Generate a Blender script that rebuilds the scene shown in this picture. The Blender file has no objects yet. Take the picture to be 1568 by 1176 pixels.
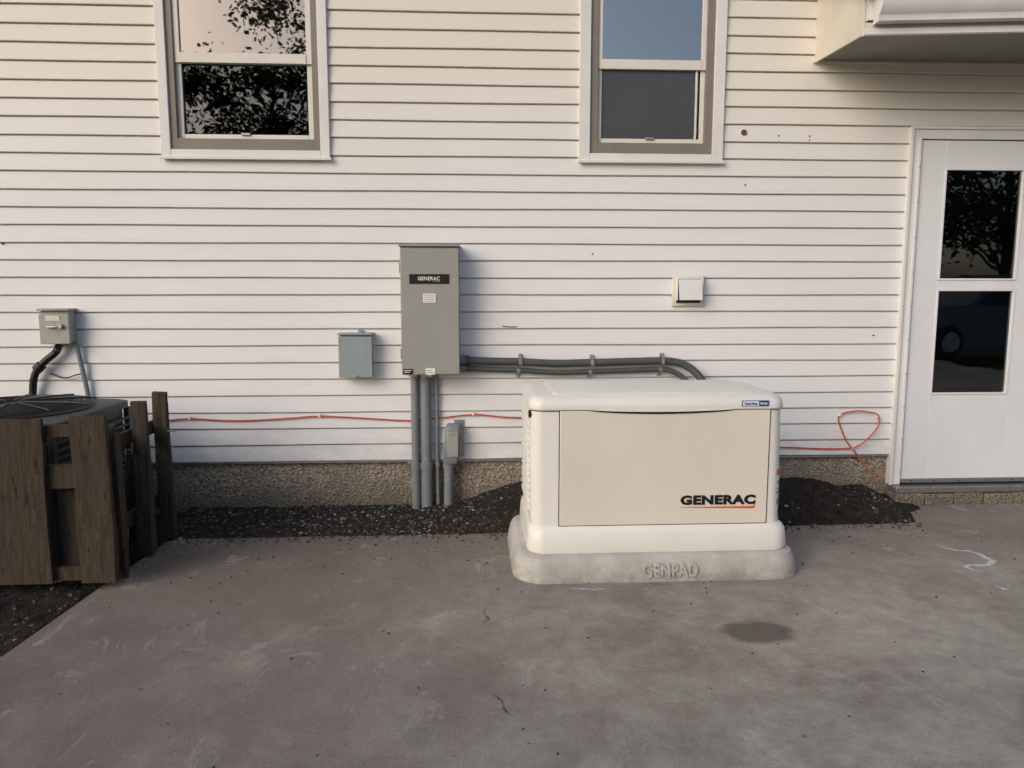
import bpy, bmesh, math, random
from mathutils import Vector, noise, Matrix
random.seed(7)
S=bpy.context.scene
# ------------------------------------------------------------ helpers
def link(o,parent=None):
    S.collection.objects.link(o)
    if parent: o.parent=parent
    return o
def empty(n,parent=None):
    e=bpy.data.objects.new(n,None); e.empty_display_size=.2
    return link(e,parent)
def mesh(n,v,f,mat=None,parent=None,smooth=False,ang=35,bevel=0):
    m=bpy.data.meshes.new(n); m.from_pydata([tuple(p) for p in v],[],f); m.update()
    if mat: m.materials.append(mat)
    if smooth:
        m.shade_smooth(); m.set_sharp_from_angle(angle=math.radians(ang))
    o=link(bpy.data.objects.new(n,m),parent)
    if bevel:
        b=o.modifiers.new('b','BEVEL'); b.width=bevel; b.segments=2; b.limit_method='ANGLE'
        m.shade_smooth(); m.set_sharp_from_angle(angle=math.radians(60))
    return o
BF=[(0,3,2,1),(4,5,6,7),(0,1,5,4),(1,2,6,5),(2,3,7,6),(3,0,4,7)]
def bv(x0,x1,y0,y1,z0,z1):
    return [(x0,y0,z0),(x1,y0,z0),(x1,y1,z0),(x0,y1,z0),(x0,y0,z1),(x1,y0,z1),(x1,y1,z1),(x0,y1,z1)]
def box(n,x0,x1,y0,y1,z0,z1,mat,parent=None,bevel=.002):
    return mesh(n,bv(x0,x1,y0,y1,z0,z1),BF,mat,parent,bevel=bevel)
def boxes(n,L,mat,parent=None,bevel=.002):
    v=[];f=[]
    for b in L:
        k=len(v); v+=bv(*b); f+=[tuple(i+k for i in q) for q in BF]
    return mesh(n,v,f,mat,parent,bevel=bevel)
def smoothpts(P,k=8):
    P=[Vector(p) for p in P]; Q=[P[0]*2-P[1]]+P+[P[-1]*2-P[-2]]; o=[]
    for i in range(1,len(Q)-2):
        a,b,c,d=Q[i-1:i+3]
        for j in range(k):
            t=j/k
            o.append(.5*((2*b)+(c-a)*t+(2*a-5*b+4*c-d)*t*t+(3*b-a-3*c+d)*t**3))
    o.append(P[-1]); return o
def tube_data(P,r,n=10,rib=0):
    P=[Vector(p) for p in P]; v=[];f=[]; up=None
    for i,p in enumerate(P):
        t=(P[min(i+1,len(P)-1)]-P[max(i-1,0)]).normalized()
        if up is None: up=t.orthogonal().normalized()
        up=(up-t*up.dot(t)).normalized(); s=t.cross(up)
        rr=r*(1-rib*(i%2))
        for j in range(n):
            a=2*math.pi*j/n; v.append(p+rr*(math.cos(a)*up+math.sin(a)*s))
    for i in range(len(P)-1):
        for j in range(n):
            f.append((i*n+j,i*n+(j+1)%n,(i+1)*n+(j+1)%n,(i+1)*n+j))
    f.append(tuple(range(n))[::-1]); f.append(tuple((len(P)-1)*n+j for j in range(n)))
    return v,f
def tube(n,P,r,mat,parent=None,sm=True,seg=10,k=8,rib=0):
    if sm: P=smoothpts(P,k)
    v,f=tube_data(P,r,seg,rib)
    return mesh(n,v,f,mat,parent,smooth=True,ang=50)
def rrect(x0,x1,y0,y1,r,z,n=8):
    o=[]
    for cx,cy,a0 in ((x1-r,y1-r,0),(x0+r,y1-r,90),(x0+r,y0+r,180),(x1-r,y0+r,270)):
        for i in range(n+1):
            a=math.radians(a0+90*i/n); o.append((cx+r*math.cos(a),cy+r*math.sin(a),z))
    return o
def loft(n,rings,mat,parent=None,ang=28,nn=8):
    v=[];f=[]
    for (z,x0,x1,y0,y1,r) in rings: v+=rrect(x0,x1,y0,y1,r,z,nn)
    k=4*(nn+1)
    for i in range(len(rings)-1):
        for j in range(k): f.append((i*k+j,i*k+(j+1)%k,(i+1)*k+(j+1)%k,(i+1)*k+j))
    f.append(tuple(range(k))[::-1]); f.append(tuple((len(rings)-1)*k+j for j in range(k)))
    return mesh(n,v,f,mat,parent,smooth=True,ang=ang)
def text(n,body,x0,x1,z0,z1,y,mat,parent=None,bold=.02,depth=.02,lean=0):
    c=bpy.data.curves.new(n,'FONT'); c.body=body; c.offset=bold; c.extrude=depth; c.resolution_u=4; c.space_character=1.08
    t=bpy.data.objects.new(n,c); S.collection.objects.link(t)
    bpy.context.view_layer.update()
    m=bpy.data.meshes.new_from_object(t.evaluated_get(bpy.context.evaluated_depsgraph_get()))
    bpy.data.objects.remove(t)
    xs=[v.co.x for v in m.vertices]; ys=[v.co.y for v in m.vertices]
    sx=(x1-x0)/(max(xs)-min(xs)); sz=(z1-z0)/(max(ys)-min(ys)); mx=min(xs); my=min(ys)
    for v in m.vertices:
        z=z0+(v.co.y-my)*sz
        v.co=(x0+(v.co.x-mx)*sx, y-v.co.z*.05+lean*(z-z0), z)
    m.materials.clear(); m.materials.append(mat)
    return link(bpy.data.objects.new(n,m),parent)
# ------------------------------------------------------------ materials
class NT:
    def __init__(s,name):
        s.m=bpy.data.materials.new(name); s.m.use_nodes=True; s.t=s.m.node_tree; s.n=s.t.nodes
        s.b=s.n['Principled BSDF']; s.out=s.n['Material Output']
        s.co=s.n.new('ShaderNodeTexCoord').outputs['Object']
    def l(s,a,b): s.t.links.new(a,b)
    def noise(s,sc,det=4,rough=.55,scale3=None,dist=0):
        n=s.n.new('ShaderNodeTexNoise'); n.inputs['Scale'].default_value=sc; n.inputs['Detail'].default_value=det
        n.inputs['Roughness'].default_value=rough; n.inputs['Distortion'].default_value=dist
        if scale3:
            mp=s.n.new('ShaderNodeMapping'); mp.inputs['Scale'].default_value=scale3; s.l(s.co,mp.inputs[0]); s.l(mp.outputs[0],n.inputs['Vector'])
        else: s.l(s.co,n.inputs['Vector'])
        return n.outputs['Fac']
    def ramp(s,f,a,b,ca=(0,0,0,1),cb=(1,1,1,1)):
        n=s.n.new('ShaderNodeValToRGB'); n.color_ramp.elements[0].position=a; n.color_ramp.elements[1].position=b
        n.color_ramp.elements[0].color=ca; n.color_ramp.elements[1].color=cb; s.l(f,n.inputs[0]); return n.outputs[0]
    def mix(s,f,a,b,mode='MIX'):
        n=s.n.new('ShaderNodeMix'); n.data_type='RGBA'; n.blend_type=mode
        for sock,val in ((n.inputs[0],f),(n.inputs[6],a),(n.inputs[7],b)):
            if isinstance(val,(int,float)): sock.default_value=val
            elif isinstance(val,tuple): sock.default_value=val if len(val)==4 else (*val,1)
            else: s.l(val,sock)
        return n.outputs[2]
    def math(s,op,a,b=0):
        n=s.n.new('ShaderNodeMath'); n.operation=op
        for i,val in enumerate((a,b)):
            if isinstance(val,(int,float)): n.inputs[i].default_value=val
            else: s.l(val,n.inputs[i])
        return n.outputs[0]
    def xyz(s):
        n=s.n.new('ShaderNodeSeparateXYZ'); s.l(s.co,n.inputs[0]); return n.outputs
    def maprange(s,v,a,b,c=0,d=1):
        n=s.n.new('ShaderNodeMapRange'); n.interpolation_type='SMOOTHSTEP'
        s.l(v,n.inputs[0])
        for i,x in enumerate((a,b,c,d)): n.inputs[i+1].default_value=x
        return n.outputs[0]
    def bump(s,h,st=.3,dist=.01):
        n=s.n.new('ShaderNodeBump'); n.inputs['Strength'].default_value=st; n.inputs['Distance'].default_value=dist
        s.l(h,n.inputs['Height']); s.l(n.outputs[0],s.b.inputs['Normal'])
    def fin(s,col,rough=.6,metal=0,spec=.5):
        if isinstance(col,tuple): s.b.inputs['Base Color'].default_value=(*col[:3],1)
        else: s.l(col,s.b.inputs['Base Color'])
        if isinstance(rough,(int,float)): s.b.inputs['Roughness'].default_value=rough
        else: s.l(rough,s.b.inputs['Roughness'])
        s.b.inputs['Metallic'].default_value=metal; s.b.inputs['Specular IOR Level'].default_value=spec
        return s.m
def paint(name,c,rough=.5,var=.12,sc=6,bump=.03,metal=0,spec=.4):
    t=NT(name); d=tuple(x*(1-var) for x in c)
    col=t.mix(t.ramp(t.noise(sc,3,.6),.35,.65),d,c)
    if var>.055:
        sp=t.ramp(t.noise(sc*14,2,.6),.68,.78)
        col=t.mix(t.math('MULTIPLY',sp,var*1.2),col,tuple(x*.55 for x in c))
    return t.fin(col,rough,metal,spec)
def m_siding():
    t=NT('vinyl_siding')
    col=t.mix(t.ramp(t.noise(.9,2,.5),.3,.7),(.75,.748,.755),(.79,.787,.793))
    streak=t.ramp(t.noise(2.2,4,.6,(1,1,9)),.5,.8)
    col=t.mix(t.math('MULTIPLY',streak,.16),col,(.53,.51,.48))
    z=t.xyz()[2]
    low=t.maprange(z,.28,.62,.34,0)
    d=t.math('MULTIPLY',low,t.ramp(t.noise(9,5,.7,(1,1,2.5)),.38,.66))
    col=t.mix(d,col,(.36,.33,.30))
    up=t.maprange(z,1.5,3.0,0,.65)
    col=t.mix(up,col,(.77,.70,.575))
    t.bump(t.noise(14,3,.6,(1,1,8)),.10,.004)
    return t.fin(col,.5,0,.35)
M={}
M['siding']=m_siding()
M['white']=paint('white_trim',(.78,.77,.75),.4,.08,5)
M['doorwhite']=paint('white_aluminium',(.78,.79,.82),.35,.05,3)
M['cream']=paint('cream_fascia',(.74,.69,.58),.5,.1,5)
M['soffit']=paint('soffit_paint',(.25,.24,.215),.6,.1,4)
M['taupe']=paint('taupe_vinyl',(.24,.205,.175),.45,.08,6)
M['sash']=paint('cream_sash',(.76,.73,.66),.4,.06,6)
M['steel']=paint('grey_powdercoat',(.33,.33,.305),.42,.06,5)
M['bluegrey']=paint('bluegrey_enamel',(.30,.35,.37),.4,.12,9)
M['disc']=paint('weathered_grey_enamel',(.40,.405,.37),.5,.18,12)
M['pvc']=paint('grey_pvc',(.22,.235,.255),.42,.12,10)
M['flex']=paint('liquid_tight_grey',(.085,.092,.095),.45,.15,14)
M['black']=paint('black_plastic',(.014,.014,.015),.45,.05,20)
M['galv']=paint('galvanised',(.45,.46,.47),.35,.2,30,.02,.8)
M['gen']=paint('cream_enamel',(.81,.79,.74),.33,.05,3)
M['genpanel']=paint('tan_enamel',(.75,.695,.61),.36,.05,2)
M['label']=paint('label_white',(.8,.8,.79),.4,.03,20)
M['ink']=paint('label_black',(.012,.012,.013),.4,.02,20)
M['orange']=paint('label_orange',(.75,.13,.03),.4,.05,20)
M['blue']=paint('label_blue',(.02,.07,.25),.4,.05,20)
M['cable']=paint('orange_jacket',(.60,.11,.07),.45,.15,12)
M['rubber']=paint('gap_black',(.02,.018,.016),.8,.05,20)
M['room']=paint('interior_wall',(.12,.11,.10),.8,.05,3)
M['blind']=paint('blind_warm',(.88,.76,.62),.5,.05,4)
M['blindb']=paint('blind_cool',(.74,.78,.84),.5,.05,4)
M['bark']=paint('bark',(.07,.055,.04),.9,.05,8)
def m_found():
    t=NT('exposed_aggregate')
    v=t.n.new('ShaderNodeTexVoronoi'); v.inputs['Scale'].default_value=80; t.l(t.co,v.inputs['Vector'])
    bw=t.n.new('ShaderNodeRGBToBW'); t.l(v.outputs['Color'],bw.inputs[0])
    col=t.mix(t.ramp(bw.outputs[0],.2,.85),(.19,.155,.12),(.50,.44,.355))
    col=t.mix(t.ramp(t.noise(3,4,.7),.4,.7),col,(.25,.22,.175))
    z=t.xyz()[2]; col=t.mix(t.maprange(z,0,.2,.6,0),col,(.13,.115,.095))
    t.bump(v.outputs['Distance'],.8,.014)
    return t.fin(col,.9,0,.2)
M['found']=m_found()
def m_slab():
    t=NT('weathered_concrete'); X,Y,Z=t.xyz()
    big=t.noise(.8,4,.6,None,.5); med=t.noise(2.3,6,.72,None,.4); mid=t.noise(10,5,.72)
    col=t.mix(t.ramp(med,.38,.62),(.235,.208,.180),(.385,.352,.308))
    col=t.mix(t.math('MULTIPLY',t.ramp(big,.50,.58),.55),col,(.46,.425,.378))
    leftdark=t.math('ADD',t.maprange(X,-1.8,1.5,1,0),t.math('MULTIPLY',t.math('SUBTRACT',big,.5),2.4))  # darker brown tone towards the left, broken up by the large noise
    leftdark=t.math('MULTIPLY',t.ramp(leftdark,.2,.9),.70)
    col=t.mix(leftdark,col,(.128,.104,.087))
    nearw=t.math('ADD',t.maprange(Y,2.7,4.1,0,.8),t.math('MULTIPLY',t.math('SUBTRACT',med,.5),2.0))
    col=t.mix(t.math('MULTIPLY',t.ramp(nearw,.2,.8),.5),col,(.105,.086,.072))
    sc=t.noise(3.8,7,.78,(1,.6,1),.9); col=t.mix(t.math('MULTIPLY',t.ramp(sc,.56,.66),.45),col,(.52,.485,.435))
    col=t.mix(t.math('MULTIPLY',t.ramp(mid,.40,.66),.40),col,(.155,.132,.112))
    spn=t.noise(120,2,.5)
    col=t.mix(t.math('MULTIPLY',t.ramp(spn,.65,.71),.4),col,(.54,.51,.46))
    dk=t.ramp(spn,.29,.35,(1,1,1,1),(0,0,0,1)); col=t.mix(t.math('MULTIPLY',dk,.6),col,(.045,.038,.033))
    dx=t.math('SUBTRACT',X,1.13); dy=t.math('SUBTRACT',Y,2.79)
    r=t.math('SQRT',t.math('ADD',t.math('MULTIPLY',dx,dx),t.math('MULTIPLY',t.math('MULTIPLY',dy,dy),2.2)))
    r=t.math('ADD',r,t.math('MULTIPLY',t.math('SUBTRACT',mid,.5),.13))
    col=t.mix(t.maprange(r,.11,.17,.75,0),col,(.085,.070,.058))
    t.bump(t.noise(28,4,.75),.4,.006)
    return t.fin(col,t.ramp(med,.3,.7,(.62,)*3+(1,),(.9,)*3+(1,)),0,.3)
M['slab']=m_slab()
def m_pad():
    t=NT('cast_pad_concrete')
    col=t.mix(t.ramp(t.noise(5,5,.7),.35,.65),(.40,.385,.355),(.55,.53,.495))
    z=t.xyz()[2]; d=t.math('MULTIPLY',t.maprange(z,0,.1,.8,.05),t.ramp(t.noise(14,5,.7),.35,.6))
    col=t.mix(d,col,(.27,.25,.22))
    sp=t.ramp(t.noise(90,2),.68,.73); col=t.mix(t.math('MULTIPLY',sp,.6),col,(.12,.11,.10))
    t.bump(t.noise(50,4,.7),.3,.004); return t.fin(col,.85,0,.25)
M['pad']=m_pad()
def m_soil(n,a,b,sc=18):
    t=NT(n); col=t.mix(t.ramp(t.noise(sc,6,.75),.35,.68),a,b)
    col=t.mix(t.ramp(t.noise(sc*7,2,.6),.64,.74),col,tuple(min(1,x*2.2) for x in b))
    t.bump(t.noise(sc*2.5,6,.85),1,.03); return t.fin(col,.95,0,.15)
M['soil']=m_soil('dark_soil',(.026,.021,.018),(.075,.062,.052))
M['earth']=m_soil('lawn_earth',(.03,.045,.015),(.07,.09,.035),6)
def m_attr(n,rough=.85):
    t=NT(n); a=t.n.new('ShaderNodeAttribute'); a.attribute_name='Col'
    return t.fin(a.outputs['Color'],rough,0,.3)
M['peb']=m_attr('pebbles'); M['leaf']=m_attr('leaves',.6)
def m_wood():
    t=NT('weathered_wood')
    g=t.noise(12,6,.75,(6,6,.45),.8)
    col=t.mix(t.ramp(g,.33,.67),(.030,.023,.017),(.100,.078,.056))
    col=t.mix(t.ramp(t.noise(5,4,.65),.45,.7),col,(.060,.050,.041))
    col=t.mix(t.math('MULTIPLY',t.ramp(t.noise(40,3,.6,(1,1,.3)),.62,.7),.7),col,(.018,.014,.011))
    t.bump(g,.8,.006); return t.fin(col,.9,0,.15)
M['wood']=m_wood()
def m_glass(n,ior,tint=(1,1,1),gl=(1,1,1)):
    t=NT(n); t.n.remove(t.b)
    g=t.n.new('ShaderNodeBsdfGlossy'); g.inputs['Roughness'].default_value=.012; g.inputs['Color'].default_value=(*gl,1)
    tr=t.n.new('ShaderNodeBsdfTransparent'); tr.inputs['Color'].default_value=(*tint,1)
    fr=t.n.new('ShaderNodeFresnel'); fr.inputs['IOR'].default_value=ior
    bp=t.n.new('ShaderNodeBump'); bp.inputs['Strength'].default_value=.05; bp.inputs['Distance'].default_value=.01
    t.l(t.noise(5,1),bp.inputs['Height']); t.l(bp.outputs[0],g.inputs['Normal'])
    mx=t.n.new('ShaderNodeMixShader'); t.l(fr.outputs[0],mx.inputs[0]); t.l(tr.outputs[0],mx.inputs[1]); t.l(g.outputs[0],mx.inputs[2])
    t.l(mx.outputs[0],t.out.inputs[0]); return t.m
M['glass']=m_glass('double_glazing',4.2,(.95,.96,.96))
M['glassw']=m_glass('warm_reflection_glazing',4.3,(.95,.95,.93),(1,.84,.71))  # plain glazing; peach warmth of the reflection is painted into its gloss colour
M['glassl']=m_glass('double_glazing_low',2.1,(.8,.82,.82),(1,.95,.9))
M['glassd']=m_glass('storm_glazing',2.1,(.5,.5,.5))
def m_screen():
    t=NT('insect_screen'); t.n.remove(t.b)
    d=t.n.new('ShaderNodeBsdfDiffuse'); d.inputs[0].default_value=(.11,.12,.135,1); tr=t.n.new('ShaderNodeBsdfTransparent')
    mx=t.n.new('ShaderNodeMixShader'); mx.inputs[0].default_value=.7; t.l(tr.outputs[0],mx.inputs[1]); t.l(d.outputs[0],mx.inputs[2]); t.l(mx.outputs[0],t.out.inputs[0]); return t.m
M['screen']=m_screen()

# ------------------------------------------------------------ house
house=empty('sided_house')
WY=4.6; P=.1016; Z0=.31; ZT=3.72
XL,XR=-6.0,8.0
holes=[(-1.78,-.835,2.12,3.29),(.65,1.495,2.12,3.29),(2.67,3.64,.0,2.32)]
def siding():
    v=[];f=[]
    n=int((ZT-Z0)/P)+1
    def wob(x,k): return .0016*math.sin(x*1.3+k*2.1)+.0008*math.sin(x*4.7+k*5.3)
    for k in range(n):
        zb=Z0+k*P
        prf=[(zb,WY+.006),(zb,WY-.015),(zb+.0035,WY-.0165),(zb+.0938,WY-.005),(zb+.0945,WY+.006),(zb+P,WY+.006)]
        for a,b in zip(prf[:-1],prf[1:]):
            cuts=sorted({h for H in holes for h in H[2:] if a[0]<h<b[0]})
            pts=[a]+[(c,a[1]+(b[1]-a[1])*(c-a[0])/(b[0]-a[0])) for c in cuts]+[b]
            for p,q in zip(pts[:-1],pts[1:]):
                zm=(p[0]+q[0])/2; iv=[(XL,XR)]
                for H in holes:
                    if H[2]-1e-5<zm<H[3]+1e-5:
                        nv=[]
                        for s,e in iv:
                            if H[1]<=s or H[0]>=e: nv.append((s,e)); continue
                            if H[0]>s: nv.append((s,H[0]))
                            if H[1]<e: nv.append((H[1],e))
                        iv=nv
                for s,e in iv:
                    m=max(1,int((e-s)/.25))
                    for i in range(m):
                        xa=s+(e-s)*i/m; xb=s+(e-s)*(i+1)/m
                        b0=len(v)
                        def ww(x,z): return wob(x,k) if z<zb+.09 else wob(x,k+1)
                        v.extend([(xa,p[1],p[0]+ww(xa,p[0])),(xb,p[1],p[0]+ww(xb,p[0])),(xb,q[1],q[0]+ww(xb,q[0])),(xa,q[1],q[0]+ww(xa,q[0]))])
                        f.append((b0,b0+1,b0+2,b0+3))
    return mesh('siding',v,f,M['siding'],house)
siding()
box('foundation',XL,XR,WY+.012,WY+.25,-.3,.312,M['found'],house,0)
box('starter_flashing',XL,2.66,WY-.012,WY+.011,.294,.306,M['galv'],house,.001)
boxes('shell',[(XL-.1,XL,WY+.02,11,-.2,ZT),(XR,XR+.1,WY+.02,11,-.2,ZT),(XL,XR,10.9,11,-.2,ZT),(XL,XR,WY+.26,10.9,.25,.31)],M['room'],house,0)
box('ceiling',XL-.1,XR+.1,WY+.02,11,ZT+.022,ZT+.06,M['room'],house,0)
boxes('inner_wall',[(XL,-1.80,WY+.02,WY+.10,.32,ZT+.02),(-.82,.63,WY+.02,WY+.10,.32,ZT+.02),(1.515,2.66,WY+.02,WY+.10,.32,ZT+.02),(3.65,XR,WY+.02,WY+.10,.32,ZT+.02),
  (-1.80,-.82,WY+.02,WY+.10,.32,2.10),(.63,1.515,WY+.02,WY+.10,.32,2.10),(-1.80,-.82,WY+.02,WY+.10,3.31,ZT+.02),(.63,1.515,WY+.02,WY+.10,3.31,ZT+.02),(2.66,3.65,WY+.02,WY+.10,2.34,ZT+.02)],M['room'],house,0)
box('eave_soffit',XL-.4,XR+.4,WY-.38,WY+.0,ZT-.02,ZT+.02,M['cream'],house)
box('eave_fascia',XL-.4,XR+.4,WY-.41,WY-.382,ZT-.03,ZT+.16,M['cream'],house)
mesh('roof',[(XL-.4,WY-.45,ZT+.165),(XR+.4,WY-.45,ZT+.165),(XR+.4,7.8,ZT+1.6),(XL-.4,7.8,ZT+1.6),(XL-.4,11.4,ZT+.165),(XR+.4,11.4,ZT+.165)],[(0,1,2,3),(3,2,5,4)],M['soil'],house)
mesh('gable',[(XL-.1,WY-.3,ZT+.06),(XL-.1,11,ZT+.06),(XL-.1,7.8,ZT+1.55),(XR+.1,WY-.3,ZT+.06),(XR+.1,11,ZT+.06),(XR+.1,7.8,ZT+1.55)],[(0,1,2),(3,5,4)],M['cream'],house)

def window(tag,x0,x1,tw,fw,sw,blind,gu,gl,zb=2.11,zt=3.30):
    w=empty('window_'+tag,house)
    y0=WY-.032
    boxes('casing',[(x0,x0+tw,y0,WY+.02,zb,zt),(x1-tw,x1,y0,WY+.02,zb,zt),(x0+tw,x1-tw,y0,WY+.02,zb,zb+.05),(x0+tw,x1-tw,y0,WY+.02,zt-.05,zt)],M['white'],w,.003)
    box('drip_sill',x0-.008,x1+.008,y0-.012,y0-.001,zb-.006,zb+.012,M['white'],w,.002)
    a,b=x0+tw,x1-tw; c,d=zb+.05,zt-.05; y1=WY-.018
    boxes('frame',[(a,a+fw,y1,WY+.05,c,d),(b-fw,b,y1,WY+.05,c,d),(a+fw,b-fw,y1,WY+.05,c,c+.065),(a+fw,b-fw,y1,WY+.05,d-.04,d)],M['taupe'],w,.002)
    a+=fw;b-=fw;c+=.065;d-=.04; ys=WY-.006
    mr0,mr1=2.648,2.703
    boxes('upper_sash',[(a,a+sw,ys,ys+.03,mr0,d),(b-sw,b,ys,ys+.03,mr0,d),(a+sw,b-sw,ys-.004,ys+.03,mr0,mr1),(a+sw,b-sw,ys,ys+.03,d-.03,d)],M['sash'],w,.002)
    yl=WY+.008
    boxes('lower_sash',[(a,a+sw,yl,yl+.03,c,mr0),(b-sw,b,yl,yl+.03,c,mr0),(a+sw,b-sw,yl,yl+.03,c,c+.028)],M['sash'],w,.002)
    boxes('sash_gasket',[(a+sw,a+sw+.006,yl+.012,yl+.02,c+.028,mr0),(b-sw-.006,b-sw,yl+.012,yl+.02,c+.028,mr0),(a+sw+.006,b-sw-.006,yl+.012,yl+.02,c+.028,c+.034)],M['rubber'],w,0)
    xm=(a+b)/2
    box('sash_latch',xm-.03,xm+.02,yl-.012,yl,c+.022,c+.036,M['galv'],w,.002)
    def pane(n,y,z0,z1,m): mesh(n,[(a+sw*.8,y,z0),(b-sw*.8,y,z0),(b-sw*.8,y,z1),(a+sw*.8,y,z1)],[(0,1,2,3)],m,w)
    pane('upper_glass',ys+.015,mr1-.01,d-.02,gu); pane('lower_glass',yl+.017,c+.02,mr0+.01,gl)
    z=d; v=[];f=[]
    while z>2.69:
        k=len(v); v+=[(a,WY+.060,z),(b,WY+.060,z),(b,WY+.053,z-.018),(a,WY+.053,z-.018)]; f.append((k,k+1,k+2,k+3)); z-=.020
    mesh('blind',v,f,blind,w)
    box('blind_bottom_rail',a,b,WY+.050,WY+.066,2.66,2.675,blind,w,.003)
    return w,a,b,c,mr0,sw,yl
w1=window('double_hung',-1.79,-.825,.055,.038,.032,M['blind'],M['glassw'],M['glassl'])
w2=window('double_hung.001',.637,1.507,.066,.046,.026,M['blindb'],M['glass'],M['glassl'])
_,a,b,c,mr,sw,yl=w2
mesh('screen',[(a+sw,yl+.003,c+.028),(b-sw-.03,yl+.003,c+.028),(b-sw-.03,yl+.003,mr),(a+sw,yl+.003,mr)],[(0,1,2,3)],M['screen'],w2[0])
box('screen_rail',b-sw-.03,b-sw-.018,yl-.002,yl+.010,c+.028,mr,M['sash'],w2[0],.001)
# door
dr=empty('storm_door',house)
boxes('casing',[(2.660,2.728,WY-.04,WY+.05,.115,2.33),(3.575,3.645,WY-.04,WY+.05,.115,2.33),(2.728,3.575,WY-.04,WY+.05,2.262,2.33)],M['white'],dr,.003)
boxes('casing_lip',[(2.650,2.672,WY-.052,WY-.041,.115,2.335),(2.672,3.64,WY-.052,WY-.041,2.318,2.335)],M['white'],dr,.003)
boxes('jamb_bead',[(2.706,2.722,WY-.050,WY-.041,.13,2.262)],M['doorwhite'],dr,.002)
box('jamb_gap',2.728,3.575,WY+.012,WY+.02,.115,2.262,M['rubber'],dr,0)
Y0,Y1=WY-.03,WY+.005
boxes('door_leaf',[(2.735,2.888,Y0,Y1,.15,2.255),(3.398,3.568,Y0,Y1,.15,2.255),(2.888,3.398,Y0,Y1,2.092,2.255),(2.888,3.398,Y0,Y1,1.358,1.412),(2.888,3.398,Y0,Y1,.15,.695)],M['doorwhite'],dr,.0025)
for nm,z0,z1 in (('upper',1.412,2.092),('lower',.695,1.358)):
    boxes(nm+'_glazing_bead',[(2.888,2.902,Y0-.005,Y0+.02,z0,z1),(3.384,3.398,Y0-.005,Y0+.02,z0,z1),(2.902,3.384,Y0-.005,Y0+.02,z1-.012,z1),(2.902,3.384,Y0-.005,Y0+.02,z0,z0+.012)],M['doorwhite'],dr,.002)
    mesh(nm+'_glass',[(2.9,Y0+.012,z0+.01),(3.39,Y0+.012,z0+.01),(3.39,Y0+.012,z1-.01),(2.9,Y0+.012,z1-.01)],[(0,1,2,3)],M['glassd'],dr)
box('sweep',2.735,3.568,Y0-.004,Y1,.125,.149,M['galv'],dr,.002)
boxes('hinge_screws',[(2.712,2.718,WY-.056,WY-.050,z,z+.006) for z in [.2+.21*i for i in range(10)]],M['galv'],dr,0)
boxes('sill_screws',[(x,x+.007,Y0-.008,Y0-.004,.134,.141) for x in (2.8,2.95,3.12,3.3,3.47)],M['rubber'],dr,0)
box('door_handle',3.49,3.51,Y0-.04,Y0,1.05,1.2,M['black'],dr,.004)
boxes('threshold',[(2.67,3.63,WY-.10,WY+.06,.075,.112)],M['galv'],dr,.004)
boxes('brick_sill',[(2.665+.195*i,2.665+.195*i+.188,WY-.115+.006*(i%3),WY+.011,-.02,.072-.004*(i%2)) for i in range(5)],M['found'],dr,.006)
# porch eave at right
ev=empty('porch_eave',house)
def ye(x): return 4.03-(x-2.06)*.115
XE=7.6
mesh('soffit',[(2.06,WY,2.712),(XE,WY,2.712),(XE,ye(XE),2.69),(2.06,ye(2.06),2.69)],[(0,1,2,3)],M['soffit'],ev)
mesh('end_board',[(2.05,WY-.0,2.70),(2.05,ye(2.05),2.678),(2.05,ye(2.05),2.87),(2.05,WY,3.10),(2.062,WY,2.70),(2.062,ye(2.05),2.678),(2.062,ye(2.05),2.87),(2.062,WY,3.10)],[(0,1,2,3),(7,6,5,4),(0,4,5,1),(1,5,6,2),(2,6,7,3),(3,7,4,0)],M['cream'],ev)
def ext(n,pr,mat,x0=2.05,x1=XE):
    v=[];f=[];k=len(pr)
    for x in (x0,x1):
        for (dy,z) in pr: v.append((x,ye(x)+dy,z))
    for i in range(k): f.append((i,(i+1)%k,k+(i+1)%k,k+i))
    f.append(tuple(range(k))); f.append(tuple(range(2*k-1,k-1,-1)))
    return mesh(n,v,f,mat,ev,bevel=.002)
ext('fascia',[(0,2.672),(-.022,2.672),(-.022,2.706),(0,2.706)],M['white'])
ext('fascia_mid',[(0,2.707),(-.010,2.707),(-.010,2.738),(0,2.738)],M['cream'],2.064)
ext('fascia_upper',[(0,2.746),(-.016,2.746),(-.016,2.87),(0,2.87)],M['white'],2.064)
ext('gutter',[(-.024,2.722),(-.075,2.722),(-.080,2.752),(-.110,2.785),(-.118,2.82),(-.130,2.823),(-.130,2.846),(-.118,2.846),(-.024,2.846)],M['white'],2.09)
mesh('porch_roof',[(2.0,ye(2)-.10,2.872),(XE,ye(XE)-.1,2.872),(XE,WY,3.12),(2.0,WY,3.12),(2.0,ye(2)-.10,2.880),(XE,ye(XE)-.1,2.880),(XE,WY,3.135),(2.0,WY,3.135)],BF,M['soil'],ev)
box('j_channel',2.04,XE,WY-.03,WY-.012,2.695,2.711,M['cream'],ev,.002)
def disc(n,x,z,r,mat,par,y=WY-.016,th=.004):
    return tube(n,[(x,y+.012,z),(x,y-th,z)],r,mat,par,False,14)
disc('hole_plug',1.635,2.292,.017,paint('plug',(.12,.07,.05)),house,WY-.014)
disc('hole_rim',1.637,2.292,.022,M['cream'],house,WY-.010)
for x,z in ((1.85,2.275),(1.85,2.245),(2.04,2.275),(2.04,2.25),(1.655,1.985),(.73,1.57),(-2.73,1.62),(2.51,1.07)):
    disc('screw',x,z,.0045,M['rubber'],house,WY-.012)
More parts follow.
